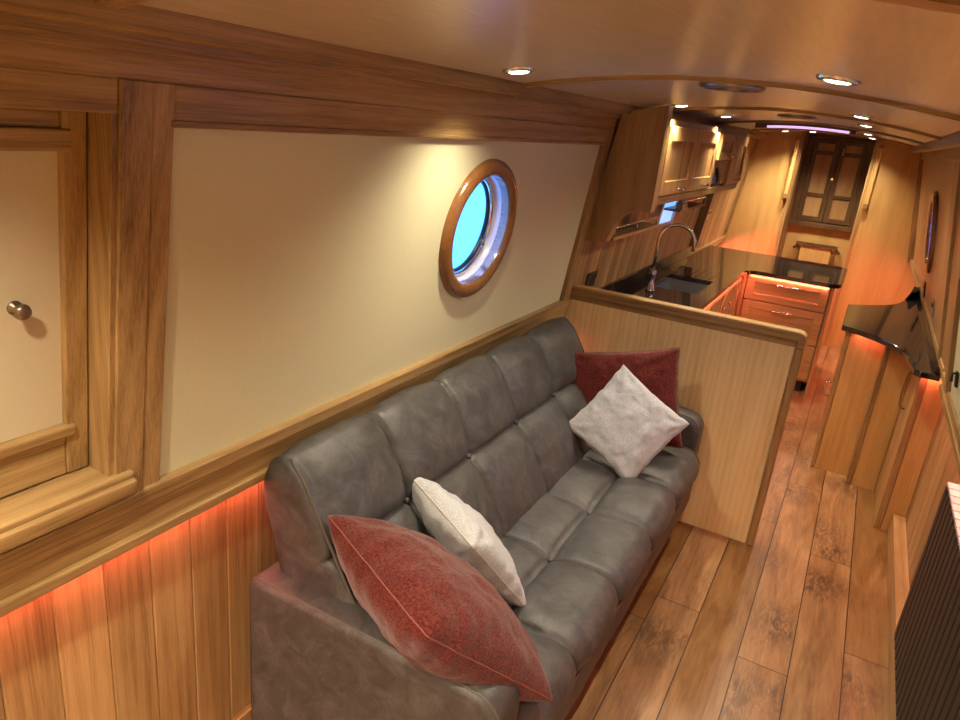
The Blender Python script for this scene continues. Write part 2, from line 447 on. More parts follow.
# side hatch door
d1 = struct_root('door_1')
dm = MB(); dm.add([(WL(z, -.078), y, z) for y, z in ((YN, 1.05), (.80, 1.05), (.80, 1.80), (YN, 1.80))], [(0, 1, 2, 3)])
struct('backing_board', dm, M_BLACK, d1)
mb = MB(); lbox(mb, .1, .746, 1.15, 1.72, -.074, -.066); struct('cream_panel', mb, M_CREAM2, d1)
mb = MB(); lbox(mb, .742, .786, 1.078, 1.774, -.076, -.052); struct('door_stile', mb, oz, d1, .003)
mb = MB(); lbox(mb, .0, .742, 1.078, 1.165, -.076, -.054); lbox(mb, 0, .757, 1.165, 1.19, -.076, -.044); struct('door_rail', mb, oy, d1, .004)
mb = MB(); lbox(mb, .0, .742, 1.745, 1.774, -.076, -.054); lbox(mb, 0, .757, 1.708, 1.745, -.076, -.048); struct('door_rail', mb, oy, d1, .004)
kb = Vector((WL(1.444, -.066), .662, 1.444)); mk = Matrix.Translation(kb) @ Vector((0, 0, 1)).rotation_difference(Vector((1, 0, -.127))).to_matrix().to_4x4()
mb = MB().lathe([(0.0, 0), (.013, 0), (.013, .003), (.006, .006), (.006, .014), (.012, .019), (.0145, .024), (.012, .030), (0, .033)], mk, 24)
struct('door_knob', mb, M_PEWTER, d1)

# portholes
def porthole(name, side, yc, z, R, ri, ringmat):
    w = struct_root(name); M = plane_frame(side, yc, z)
    prof = [(ri, -.02), (ri, .012), (ri + .008, .022), (ri + .02, .026), (R - .02, .026), (R - .006, .020), (R, .008), (R, -.004)]
    struct('window_frame', MB().lathe(prof, M, 72), ringmat, w)
    struct('reveal_liner', MB().lathe([(ri, .01), (ri, -.065), (ri - .018, -.07)], M, 72), M_LINER, w)
    g = ri - .012
    struct('glazing_ring', MB().lathe([(g + .012, -.060), (g + .004, -.046), (g - .006, -.044), (g - .010, -.050), (g - .010, -.075)], M, 72), M_CHROME, w)
    struct('glazing_seal', MB().lathe([(g - .008, -.055), (g - .015, -.056), (g - .016, -.07)], M, 72), M_BLACK, w)
    struct('pane', MB().lathe([(0, -.068), (g - .008, -.068)], M, 72), M_GLASS, w)
    for t in (-.5, PI + .4):
        p = M @ Vector(((g - .01) * math.cos(t), (g - .01) * math.sin(t), -.045)); q = M @ Vector(((g - .04) * math.cos(t), (g - .04) * math.sin(t), -.035))
        struct('catch', MB().tube([p, q, q + (q - p) * .4], [.006, .005, .009], 10), M_BLACK, w)
    n = M.to_3x3() @ Vector((0, 0, 1))
    area('daylight_portal', M @ Vector((0, 0, -.12)), ri * 2, ri * 2, 1, (1, 1, 1), n, True)
    return w
porthole('window_1', 'L', 2.19, 1.455, .247, .192, M_PORTW)

# ------------------------------------------------------------------ right wall
wr = struct_root('wall_right')
struct('lower_boarding', boards(lambda y, v, d: (XRL + d, y, .95 * v), YN, YB, .115), wood('oak_board', 'z', .115), wr)
MR1 = plane_frame('R', 5.33, 1.41); MR2 = plane_frame('R', 2.30, 1.44)
def rpanel(M, yc, zcen, ya, yb, mat, R):
    mb = MB(); holed_panel(mb, M, -(yb - yc), (yc - ya), -(zcen - .90), (1.93 - zcen) * 1.01, R); struct('upper_panel', mb, mat, wr)
rpanel(MR1, 5.33, 1.41, 3.32, 7.65, wood('oak_board', 'z'), .20)
rpanel(MR2, 2.30, 1.44, YN, 3.32, M_CREAM, .205)
porthole('window_2', 'R', 5.33, 1.41, .255, .19, M_PORTW)
porthole('window_3', 'R', 2.30, 1.44, .247, .192, M_PORTW)
mb = MB(); rbox(mb, 3.30, 3.38, .95, 1.88, -.01, .018); struct('panel_stile', mb, oz, wr, .004)
mb = MB(); rbox(mb, 3.86, 3.93, .95, 1.88, -.01, .014); struct('panel_stile', mb, oz, wr, .004)
k += 1; mb = MB(); mb.box(.455, .54, YN, 3.62, .875, .905); mb.box(.46, .54, YN, 3.60, .90, .985); mb.box(.448, .47, YN, 3.62, .93, .96)
struct('trim_%d' % k, mb, oy, None, .005, 3)
k += 1; mb = MB(); mb.box(.452, .54, 3.66, 6.0, .935, .965); mb.box(.432, .54, 6.0, 7.64, .935, .965)
struct('trim_%d' % k, mb, oy, None, .004)
mb = MB(); mb.box(.472, XRL, YN, 3.90, 0, .11); ob = struct('baseboard_right', mb, wood('oak_board', 'y'), None, .004)
mb = MB(); mb.box(XLL, XLL + .02, YN, 3.28, 0, .09); struct('baseboard_left', mb, oy, None, .004)
# wall behind the camera
struct('wall_near', boards(lambda y, v, d: (y, YN - d, 2.02 * v), -1.32, .56, .115), wood('oak_board', 'z', .115, 'x'))

# ------------------------------------------------------------------ far bulkhead
wf = struct_root('wall_far')
ol = wood('oak_amber', 'z')
mb = MB(); mb.prism([(-1.36, YF, 0), (-.717, YF, 0), (-.717, YF, 1.99), (-1.36, YF, 1.99)], (0, .04, 0)); struct('left_panel', mb, ol, wf)
mb = MB(); mb.prism([(-.095, YF, 0), (.58, YF, 0), (.58, YF, 1.99), (-.095, YF, 1.99)], (0, .04, 0)); struct('right_panel', mb, ol, wf)
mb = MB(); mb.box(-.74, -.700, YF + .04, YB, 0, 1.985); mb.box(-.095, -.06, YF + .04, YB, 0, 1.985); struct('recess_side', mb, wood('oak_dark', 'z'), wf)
mb = MB(); mb.box(-.74, -.06, YB, YB + .03, 0, 2.0); struct('recess_back', mb, ol, wf)
k += 1; mb = MB(); mb.box(-.735, -.712, YF - .012, YF, 0, 1.98); mb.box(-.10, -.078, YF - .012, YF, 0, 1.98); struct('trim_%d' % k, mb, oz, None, .002)
k += 1; mb = MB(); mb.hexa([(.405, YF - .03, .96), (.455, YF - .03, .96), (.455, YF - .001, .96), (.405, YF - .001, .96), (.265, YF - .03, 1.90), (.31, YF - .03, 1.90), (.31, YF - .001, 1.90), (.265, YF - .001, 1.90)])
mb.hexa([(-1.235, YF - .03, .96), (-1.215, YF - .03, .96), (-1.215, YF - .001, .96), (-1.235, YF - .001, .96), (-1.12, YF - .03, 1.90), (-1.09, YF - .03, 1.90), (-1.09, YF - .001, 1.90), (-1.12, YF - .001, 1.90)])
struct('trim_%d' % k, mb, oz, None, .002)
d2 = struct_root('door_2'); od = wood('walnut', 'z')
yd = YB
mb = MB(); mb.box(-.70, -.095, yd - .07, yd, 1.085, 1.135); mb.box(-.70, -.645, yd - .05, yd, 1.135, 1.97); mb.box(-.15, -.095, yd - .05, yd, 1.135, 1.97); mb.box(-.645, -.15, yd - .05, yd, 1.945, 1.97)
struct('door_frame', mb, od, d2, .004)
for (xa, xb) in ((-.640, -.402), (-.393, -.155)):
    mb = MB(); t = .045
    for b in ((xa, xa + t, 1.145, 1.94), (xb - t, xb, 1.145, 1.94), (xa + t, xb - t, 1.145, 1.19), (xa + t, xb - t, 1.385, 1.42), (xa + t, xb - t, 1.79, 1.83), (xa + t, xb - t, 1.90, 1.94)):
        mb.box(b[0], b[1], yd - .035, yd - .008, b[2], b[3])
    leaf = struct('door_leaf', mb, od, d2, .003)
    mb = MB(); mb.box(xa + .03, xb - .03, yd - .02, yd - .01, 1.16, 1.93); struct('door_panel', mb, wood('oak_board', 'z'), leaf)
mb = MB().tube([(-.40, yd - .045, 1.57), (-.40, yd - .06, 1.57)], [.008, .012], 12); mb.tube([(-.398, yd - .038, 1.26), (-.398, yd - .038, 1.56)], .004, 8); struct('door_bolt', mb, M_CHROME, d2)
mb = MB().tube([(-.36, yd - .045, 1.80), (-.36, yd - .045, 1.87)], .009, 10); struct('door_latch', mb, M_STEEL, d2)

# ------------------------------------------------------------------ partition behind the sofa
pt = thing('partition', 'light oak half-height partition with darker oak capping at the end of the sofa', 'partition', (-.6, PY, 0))
build('panel', MB().box(XLL + .002, -.145, PY + .004, PY + .045, 0, 1.045), wood('oak_light', 'z'), pt)
mb = MB(); cx = [(XLL + .06, 1.03), (-.142, 1.03), (-.142, .0), (-.108, 0), (-.108, 1.045), (-.111, 1.062), (-.122, 1.073), (-.138, 1.078), (WL(1.078, .01), 1.078), (WL(1.03, .01), 1.03)][1:]
mb.prism([(x, PY - .008, z) for x, z in [(-.142, 1.03), (-.142, 1.001), (-.108, 1.001), (-.108, 1.045), (-.111, 1.062), (-.122, 1.073), (-.138, 1.078), (WL(1.078, .0), 1.078), (WL(1.03, .0), 1.03)]], (0, .062, 0))
build('capping', mb, wood('oak', 'x'), pt, .007, 3)
build('end_post', MB().box(-.142, -.108, PY - .008, PY + .054, .001, 1.0), wood('oak', 'z'), pt, .004)
mb = MB(); mb.box(WL(1.0, .0), -.142, PY - .0, PY + .01, 1.005, 1.031); build('capping_bead', mb, wood('oak', 'x'), pt, .002)

# ------------------------------------------------------------------ sofa
SY0, SY1 = 1.27, 3.13
sofa = thing('sofa', 'long grey-brown leather sofa with buttoned seat and back along the cream wall', 'sofa', (-.8, 2.2, 0))
def pol(pts, r_n=0): return pts
def resample(pts, n):
    pts = [Vector(p) for p in pts]; L = [0]
    for a, b in zip(pts[:-1], pts[1:]): L.append(L[-1] + (b - a).length)
    out = []; j = 0
    for i in range(n + 1):
        s = L[-1] * i / n
        while j < len(L) - 2 and L[j + 1] < s: j += 1
        f = (s - L[j]) / max(1e-9, L[j + 1] - L[j]); out.append((s, pts[j].lerp(pts[j + 1], f)))
    return out
def arc(cx, cz, r, a0, a1, n=8): return [(cx + r * math.cos(math.radians(a0 + (a1 - a0) * i / n)), cz + r * math.sin(math.radians(a0 + (a1 - a0) * i / n))) for i in range(n + 1)]
def fb(u): 
    u = min(1, max(0, u)); return (max(0, 1 - abs(2 * u - 1) ** 2.6)) ** .5
def tufted(name, prof, rows, cols, amp, n_s, n_y, tuftrow, tdepth, y0, y1, flip=1):
    """prof: (x,z) polyline; rows: list of arc lengths; cols: list of y's"""
    rs = resample([(x, 0, z) for x, z in prof], n_s)
    mb = MB(); pts = [p for _, p in rs]; nrm = []
    for i in range(len(pts)):
        t = (pts[min(i + 1, n_s)] - pts[max(0, i - 1)]).normalized(); nrm.append(Vector((-t.z, 0, t.x)) * flip)
    vs = []
    for i, (s, p) in enumerate(rs):
        n = nrm[i]
        for j in range(n_y + 1):
            y = y0 + (y1 - y0) * j / n_y; h = 0
            for a, b in zip(rows[:-1], rows[1:]):
                if a <= s <= b:
                    for c, d in zip(cols[:-1], cols[1:]):
                        if c <= y <= d: 
                            u_, v_ = (s - a) / (b - a), (y - c) / (d - c); fu, fv = fb(u_), fb(v_)
                            if (c == cols[0] and v_ < .5) or (d == cols[-1] and v_ > .5): fv = max(fv, .55)
                            if flip < 0 and b == rows[-1] and u_ > .5: fu = max(fu, .55)
                            h = amp * fu * fv
            if flip < 0 and s > rows[-1]: h = amp * .55 * math.exp(-((s - rows[-1]) / .05) ** 2) * max(.55, min(fb(((y - c) / (d - c))) for c, d in zip(cols[:-1], cols[1:]) if c <= y <= d))
            if True:
                ds = min(abs(s - q) for q in rows[1:]); dy = min(abs(y - q) for q in cols[1:-1]) if rows[0] <= s <= rows[-1] else 1
                h -= .010 * math.exp(-(ds / .006) ** 2) + .010 * math.exp(-(dy / .006) ** 2)
            for c in cols[1:-1]:
                r2 = ((s - tuftrow) ** 2 + (y - c) ** 2); h -= tdepth * math.exp(-r2 / .0022)
                # radiating creases near the button
            h += .0035 * noise.noise(Vector((s * 9, y * 9, 3.1))) + .0016 * noise.noise(Vector((s * 30, y * 26, 1.1)))
            if rows[0] > s: h *= 1
            vs.append(p + Vector((0, y, 0)) + n * h)
    fs = [(i * (n_y + 1) + j, (i + 1) * (n_y + 1) + j, (i + 1) * (n_y + 1) + j + 1, i * (n_y + 1) + j + 1) for i in range(n_s) for j in range(n_y)]
    mb.add(vs, fs, True)
    # side caps with a soft puff
    for jj, sg in ((0, -1), (n_y, 1)):
        loop = [vs[i * (n_y + 1) + jj] for i in range(n_s + 1)]
        cen = sum(loop, Vector()) / len(loop); rings = [(1, 0), (.93, .010), (.7, .016), (.35, .018)]
        vv = []
        for sc, o in rings: vv += [cen + (q - cen) * sc + Vector((0, sg * (o), 0)) for q in loop]
        m = len(loop); ff = [(r * m + i, r * m + (i + 1) % m, (r + 1) * m + (i + 1) % m, (r + 1) * m + i) for r in range(len(rings) - 1) for i in range(m)]
        vv.append(cen + Vector((0, sg * .018, 0))); ff += [((len(rings) - 1) * m + i, (len(rings) - 1) * m + (i + 1) % m, len(vv) - 1) for i in range(m)]
        mb.add(vv, ff, True)
    return mb
COLS = [SY0, 1.59, 1.965, 2.34, 2.71, SY1]
seat_prof = [(-.98, .30), (-.98, .44), (-.96, .455)] + [(-.90, .455)] + arc(-.49, .385, .07, 90, 10, 8) + [(-.418, .33), (-.42, .21)] + arc(-.46, .20, .035, 0, -90, 4) + [(-.9, .165), (-.98, .17)]
Ls = [0]
for a, b in zip(seat_prof[:-1], seat_prof[1:]): Ls.append(Ls[-1] + math.hypot(b[0] - a[0], b[1] - a[1]))
def s_at(prof, L, test):
    for p, l in zip(prof, L):
        if test(p): return l
s0 = Ls[2]; s_front = Ls[3 + 1 + 8]; sx66 = Ls[3] + .24
seat = build('seat_cushion', tufted('seat', seat_prof, [s0, sx66, s_front + .035, ], COLS, .040, 120, 300, sx66, .013, SY0, SY1), M_LEATHER, sofa)
build('piping', MB().tube([(-.414, SY0 + .01 + 1.84 * i / 60, .352 + .002 * math.sin(i * 1.3)) for i in range(61)], .0045, 8), M_STITCH, seat)
bd = Vector((-.29, 0, .49)).normalized()   # up the front face
def bp(t): return (-.835 - .295 * t, .455 + .495 * t)
back_prof = [(-.90, .40), (-.845, .43)] + [bp(t / 10) for t in range(0, 10)] + [(-1.128, .932), (-1.146, .952), (-1.168, .952), (-1.192, .93), (-1.222, .885), (-1.222, .84), (-1.12, .50), (-1.05, .42), (-.96, .39)]
Lb = [0]
for a, b in zip(back_prof[:-1], back_prof[1:]): Lb.append(Lb[-1] + math.hypot(b[0] - a[0], b[1] - a[1]))
BC = [1.22, 1.59, 1.965, 2.34, 2.71, 3.09]
bt = Lb[2] + .315; btop = Lb[14]
back = build('backrest', tufted('back', back_prof, [Lb[2], bt, btop], BC, .045, 120, 300, bt, .014, 1.22, 3.09, -1), M_LEATHER, sofa)
pp = [(x, 1.222, z) for x, z in back_prof[1:14]]; pp = [q for _, q in resample(pp, 30)]
pq = []
for i, q in enumerate(pp):
    t = (pp[min(i + 1, len(pp) - 1)] - pp[max(i - 1, 0)]).normalized(); f = min(1, i / 4)
    pq.append(q + Vector((t.z, 0, -t.x)) * .0245 * f + Vector((0, -.004, 0)))
build('piping', MB().tube(pq, .004, 8), M_STITCH, back)
for yc in BC[1:-1]:
    for nm, par, pr, L, sv in (('button', back, back_prof, Lb, bt), ('button', seat, seat_prof, Ls, sx66)):
        for i in range(len(L) - 1):
            if L[i] <= sv <= L[i + 1]:
                f = (sv - L[i]) / (L[i + 1] - L[i]); p = Vector((pr[i][0] * (1 - f) + pr[i + 1][0] * f, yc, pr[i][1] * (1 - f) + pr[i + 1][1] * f))
                t = Vector((pr[i + 1][0] - pr[i][0], 0, pr[i + 1][1] - pr[i][1])).normalized(); n = Vector((-t.z, 0, t.x)) * (1 if par is seat else -1)
        mk = Matrix.Translation(p - n * .012) @ Vector((0, 0, 1)).rotation_difference(n).to_matrix().to_4x4()
        build(nm, MB().lathe([(.0105, -.002), (.0105, .002), (.007, .005), (0, .006)], mk, 16), M_LEATHER, par)
def arm(y0, y1, ys):
    pr = [(-1.20, .13), (-.455, .13), (-.445, .16)] + arc(-.515, .545, .075, 0, 80, 8) + [(-.60, .625), (-1.16, .632)] + arc(-1.17, .60, .032, 90, 180, 5)
    mb = MB(); n = len(pr)
    offs = [(0, .018), (.006, .006), (.02, 0), (y1 - y0 - .02, 0), (y1 - y0 - .006, .006), (y1 - y0, .018)]
    cen = Vector((-.82, 0, .38)); vs = []
    for oy_, ins in offs:
        for x, z in pr:
            d = Vector((x, 0, z)) - cen; sx_ = math.copysign(ins, d.x) if abs(d.x) > .3 else 0; sz = math.copysign(ins, d.z) if abs(d.z) > .15 else 0
            vs.append(Vector((x - sx_, y0 + oy_, z - sz)))
    fs = [(r * n + i, r * n + (i + 1) % n, (r + 1) * n + (i + 1) % n, (r + 1) * n + i) for r in range(len(offs) - 1) for i in range(n)]
    mb.add(vs, fs, True); mb.add(vs[:n] + vs[-n:], [tuple(range(n)), tuple(range(n, 2 * n))])
    o = build('armrest', mb, M_LEATHER, sofa)
    path = [Vector((x, ys, z)) for x, z in pr[1:]]; path = [q for _, q in resample(path, 60)]
    cen2 = Vector((-.82, ys, .38))
    build('piping', MB().tube([q - (q - cen2).normalized() * .004 for q in path], .0035, 8), M_STITCH, o)
arm(1.135, 1.262, 1.150); arm(3.138, 3.262, 3.150)
build('base_frame', MB().box(-1.17, -.52, 1.25, 3.14, .115, .30), plain('base_cloth', (.03, .026, .024), .8), sofa)
for x in (-1.12, -.54):
    for y in (1.20, 3.20):
        build('leg', MB().lathe([(.018, 0), (.026, .14)], Matrix.Translation((x, y, 0)), 16).lathe([(0, 0), (.018, 0)], Matrix.Translation((x, y, 0)), 16), M_LEGM, sofa)

# ------------------------------------------------------------------ cushions
def cushion(name, label, A, B, Cc, th, mat, pmat, seed=0, rnd=0):
    A, B, Cc = Vector(A), Vector(B), Vector(Cc); D = A + Cc - B; cen = (A + Cc) / 2
    ux = (B - A); uy = (Cc - B); w = ux.length / 2; h = uy.length / 2; ux.normalize(); uy = (uy - ux * uy.dot(ux)).normalized(); n = ux.cross(uy)
    def pos(u, v, sg, lift=1):
        eu, ev = 1 - u * u, 1 - v * v
        pinch = .055
        x = u * w * (1 - pinch * ev ** 1.0 * abs(u)) ; y = v * h * (1 - pinch * eu * abs(v))
        # rounder corners
        z = th / 2 * (max(0, eu) ** .42) * (max(0, ev) ** .42) * sg * lift
        q = Vector((u * 2.3 + seed, v * 2.3, sg * 1.7))
        wr_ = (.010 * noise.noise(q * 1.3) + .005 * noise.noise(q * 3.1)) * min(1, (eu * ev) * 5)
        crease = 0
        for (cu, cv) in ((-1, -1), (1, 1), (1, -1), (-1, 1)):
            du, dv = u - cu, v - cv; r = math.hypot(du, dv) + 1e-6; an = math.atan2(dv, du)
            crease += .004 * math.sin(an * 9 + seed) * math.exp(-((r - .35) / .22) ** 2)
        g = (max(0, (u + 1) / 2) * max(0, (1 - v) / 2)) ** 3 * rnd; x -= w * g; y += h * g
        edge = .005 * noise.noise(Vector((u * 5 + seed, v * 5, 9)))
        return cen + ux * (x + edge) + uy * (y - edge) + n * (z + sg * (wr_ + crease * min(1, eu * ev * 6)))
    N_ = 56
    def sp_(t): return math.sin((t * 2 - 1) * PI / 2) * .35 + (t * 2 - 1) * .65
    mb = MB(); mb.grid(lambda a, b: pos(sp_(a), sp_(b), 1), N_, N_); mb.grid(lambda a, b: pos(sp_(a), sp_(b), -1), N_, N_)
    o = build(name, mb, mat, None, loc=cen); tag(o, label, 'cushion')
    ed = []
    for k_ in range(30): ed.append(pos(-1 + 2 * k_ / 30, -1, 1, 0))
    for k_ in range(30): ed.append(pos(1, -1 + 2 * k_ / 30, 1, 0))
    for k_ in range(30): ed.append(pos(1 - 2 * k_ / 30, 1, 1, 0))
    for k_ in range(30): ed.append(pos(-1, 1 - 2 * k_ / 30, 1, 0))
    build('piping', MB().tube(ed, .0017, 8, closed=True), pmat, o)
    return o
cushion('cushion', 'large brick-red woven cushion lying back over the near arm of the sofa', (-1.005, 1.225, .842), (-.56, .99, .835), (-.40, 1.345, .505), 0.24, M_RED, M_REDP2, 1.0, .16)
cushion('cushion', 'pale grey woven cushion standing beside the near red cushion', (-1.03, 1.63, .78), (-.70, 1.445, .757), (-.615, 1.665, .468), .15, M_WHITE, M_WHITEP, 4.0)
cushion('cushion', 'brick-red cushion propped in the far corner against the oak partition', (-1.115, 2.94, .835), (-.601, 3.03, .955), (-.451, 2.97, .545), .13, M_RED, M_REDP, 8.0)
cushion('cushion', 'pale grey woven cushion tipped on one corner, leaning on the far red cushion', (-.925, 2.665, .61), (-.765, 2.835, .883), (-.44, 2.825, .72), .13, M_WHITE, M_WHITEP, 12.0)

# ------------------------------------------------------------------ galley
def handle_knob(par, p, axis, mat=M_CHROME):
    rot = Vector((0, 0, 1)).rotation_difference(Vector(axis)).to_matrix().to_4x4()
    return build('knob', MB().lathe([(.006, 0), (.006, .012), (.013, .018), (.014, .024), (0, .028)], Matrix.Translation(p) @ rot, 16), mat, par)
def bar_handle(par, p, along, out, L, r=.006, mat=M_CHROME, nm='handle'):
    p, along, out = Vector(p), Vector(along), Vector(out); h = L / 2
    mb = MB().tube([p - along * h * .8, p - along * h * .8 + out * .022], r * .9, 8); mb.tube([p + along * h * .8, p + along * h * .8 + out * .022], r * .9, 8)
    mb.tube([p - along * h + out * .024, p - along * h * .85 + out * .026, p - along * h * .4 + out * .024, p + out * .026, p + along * h * .4 + out * .024, p + along * h * .85 + out * .026, p + along * h + out * .024], [r * 1.2, r * 1.5, r * .8, r * 1.5, r * .8, r * 1.5, r * 1.2], 10)
    return build(nm, mb, mat, par)
def shaker(par, axis, a0, a1, z0, z1, face, out, kind, fw=.055, nm='door', grain='z'):
    """door lying in a plane: axis 'y' (face at x) or 'x' (face at y); out=+1/-1 direction of the face"""
    mb = MB(); t = .02
    def bx(p0, p1, q0, q1, d0, d1, m=None):
        m = m or mb
        if axis == 'y': m.box(face + out * d0, face + out * d1, p0, p1, q0, q1)
        else: m.box(p0, p1, face + out * d0, face + out * d1, q0, q1)
    fz = min(fw, (z1 - z0) * .28)
    bx(a0, a0 + fw, z0, z1, 0, t); bx(a1 - fw, a1, z0, z1, 0, t); bx(a0 + fw, a1 - fw, z0, z0 + fz, 0, t); bx(a0 + fw, a1 - fw, z1 - fz, z1, 0, t)
    o = build(nm, mb, wood(kind, grain), par, .003)
    pm = MB(); bx(a0 + fw - .005, a1 - fw + .005, z0 + fz - .005, z1 - fz + .005, 0, .010, pm); build('centre_panel', pm, wood(kind, grain, .05 if grain == 'z' else None, axis), o)
    return o
GX = -.765   # front of the sink run carcass
TOPZ = .90
unit = thing('base_cabinet', 'oak base cabinet under the sink worktop along the left wall', 'kitchen cabinet', (-1.0, 4.5, 0))
mb = MB(); cx0 = XLL + .003
for b in ((cx0, GX, 3.352, 5.865, .10, .12), (GX - .018, GX, 3.352, 5.865, .12, TOPZ - .032), (cx0, cx0 + .018, 3.352, 5.865, .12, TOPZ - .032), (cx0 + .018, GX - .018, 3.352, 3.37, .12, TOPZ - .032), (cx0 + .018, GX - .018, 5.847, 5.865, .12, TOPZ - .032)): mb.box(*b)
build('carcass', mb, wood('oak_door', 'z'), unit)
build('plinth', MB().box(XLL + .01, GX - .05, 3.36, 5.86, 0, .10), M_BLACK, unit)
ys_ = [3.38, 3.98, 4.58, 5.18, 5.80]
for i in range(4):
    dd = shaker(unit, 'y', ys_[i] + .004, ys_[i + 1] - .004, 0.12, .866, GX + .001, 1, 'oak_door')
    handle_knob(dd, (GX + .022, ys_[i] + (.52 if i % 2 == 0 else .06) if i < 3 else 5.30, .72), (1, 0, 0))
PF = 5.885
pen = thing('drawer_unit', 'oak drawer unit with chrome bar handles under the end of the granite worktop', 'kitchen cabinet', (-.45, 6.3, 0))
build('carcass', MB().box(GX + .004, -.112, PF, 6.80, .10, TOPZ - .032), wood('oak_door', 'z'), pen)
build('plinth', MB().box(GX + .004, -.15, PF + .05, 6.75, 0, .10), M_BLACK, pen)
build('end_panel', MB().box(-.110, -.090, PF - .02, 6.82, .0, TOPZ - .033), wood('oak_door', 'z'), pen, .002)
build('corner_post', MB().box(GX + .025, -.715, PF - .02, PF - .001, .10, .86), wood('oak_door', 'z'), pen, .002)
for (z0, z1) in ((.672, .866), (.405, .662), (.125, .395)):
    dr = shaker(pen, 'x', -.712, -.118, z0, z1, PF - .001, -1, 'oak_door', .06, 'drawer', 'x')
    bar_handle(dr, (-.41, PF - .021, z1 - .05), (1, 0, 0), (0, -1, 0), .15)
# granite worktop (L shape) with sink hole
SX0, SX1, SYa, SYb = -1.13, -.83, 4.52, 5.06
wt = thing('worktop', 'glossy black granite L-shaped worktop around the sink', 'worktop', (-1.0, 5, TOPZ - .03))
mb = MB(); z0, z1 = TOPZ - .030, TOPZ
WX0, WX1 = -1.242, -.728
for b in ((WX0, WX1, 3.355, SYa), (WX0, SX0, SYa, SYb), (SX1, WX1, SYa, SYb), (WX0, WX1, SYb, 5.74)): mb.box(b[0], b[1], b[2], b[3], z0, z1)
poly = [(WX0, 5.74), (WX1, 5.74)] + [(WX1 + .10 - .10 * math.cos(t), 5.845 - .105 + .105 * math.sin(t)) for t in [i * PI / 12 for i in range(1, 7)]]
poly += [(-.14, 5.845)] + [(-.14 + .09 * math.sin(t), 5.935 - .09 * math.cos(t)) for t in [i * PI / 12 for i in range(1, 6)]] + [(-.045, 6.0), (-.045, 6.72)] + [(-.16 + .115 * math.cos(t), 6.74 + .115 * math.sin(t)) for t in [i * PI / 12 for i in range(0, 7)]] + [(WX0, 6.855)]
mb.prism([(x, y, z0) for x, y in poly], (0, 0, .03))
build('slab', mb, M_GRANITE, wt)
build('upstand', MB().box(WX0, WX0 + .02, 3.36, 6.0, TOPZ + .001, TOPZ + .075), M_GRANITE, wt, .002)
for i in range(6):
    build('drainer_groove', MB().box(-1.12 + .048 * i, -1.108 + .048 * i, 5.12, 5.45, TOPZ + .0002, TOPZ + .0025), M_GRANITE, wt, .001)
sk = thing('sink', 'undermounted stainless steel sink sunk into the black granite', 'sink', (-.98, 4.79, .74))
mb = MB(); zb = .745
mb.add([(SX0, SYa, z0), (SX1, SYa, z0), (SX1, SYb, z0), (SX0, SYb, z0), (SX0 + .02, SYa + .02, zb), (SX1 - .02, SYa + .02, zb), (SX1 - .02, SYb - .02, zb), (SX0 + .02, SYb - .02, zb)],
       [(0, 1, 5, 4), (1, 2, 6, 5), (2, 3, 7, 6), (3, 0, 4, 7), (4, 5, 6, 7)])
so = build('bowl', mb, M_STEEL, sk)
build('drain', MB().lathe([(0, .004), (.035, .004), (.042, .001)], Matrix.Translation((-.98, 4.79, zb)), 24), M_CHROME, sk)
tp = thing('mixer_tap', 'tall chrome swan-neck mixer tap behind the sink', 'tap', (-1.10, 4.42, TOPZ))
tx, ty = -1.085, 4.36
build('tap_body', MB().lathe([(0, 0.0005), (.030, .0005), (.030, .008), (.022, .014), (.019, .09), (.022, .10), (.022, .125), (.014, .135), (0, .137)], Matrix.Translation((tx, ty, TOPZ)), 24), M_CHROME, tp)
sp = [(tx, ty, TOPZ + .12), (tx, ty, TOPZ + .30)] + [(tx + .105 - .105 * math.cos(t), ty + .02 * (1 - math.cos(t)), TOPZ + .32 + .105 * math.sin(t)) for t in [i * PI / 16 for i in range(0, 17)]] + [(tx + .21, ty + .04, TOPZ + .28)]
build('spout', MB().tube(sp, .011, 14), M_CHROME, tp)
build('lever', MB().tube([(tx, ty - .02, TOPZ + .11), (tx + .0, ty - .05, TOPZ + .125), (tx, ty - .085, TOPZ + .155)], [.007, .006, .005], 10), M_CHROME, tp)

# wall cupboards
CF = -.90
def cupboard(y0, y1, z0, label, knob_y, kind='oak_door'):
    t = thing('wall_cupboard', label, 'cupboard', ((CF + WL(1.7)) / 2, (y0 + y1) / 2, z0), 'oak wall cupboards above the galley')
    ztop = 1.90
    mb = MB().prism([(WL(z0, .002), y0, z0), (CF, y0, z0), (CF, y0, ztop), (WL(ztop, .0) + .02, y0, ztop)], (0, y1 - y0, 0)); build('carcass', mb, wood('oak', 'z'), t)
    d = shaker(t, 'y', y0 + .006, y1 - .006, z0 + .01, 1.87, CF + .001, 1, kind, .065)
    bar_handle(d, (CF + .02, knob_y, z0 + .035), (0, 1, 0), (1, 0, 0), .085, .0055)
    return t
cupboard(3.385, 3.985, 1.545, 'nearest tall oak wall cupboard above the sink', 3.74)
cupboard(3.985, 4.56, 1.545, 'second tall oak wall cupboard, between the nearest one and the arched gap', 4.30)
cupboard(4.64, 5.10, 1.705, 'short oak wall cupboard above the arched gap', 4.93)
cupboard(5.10, 5.63, 1.545, 'farthest tall oak wall cupboard by the bulkhead', 5.38)
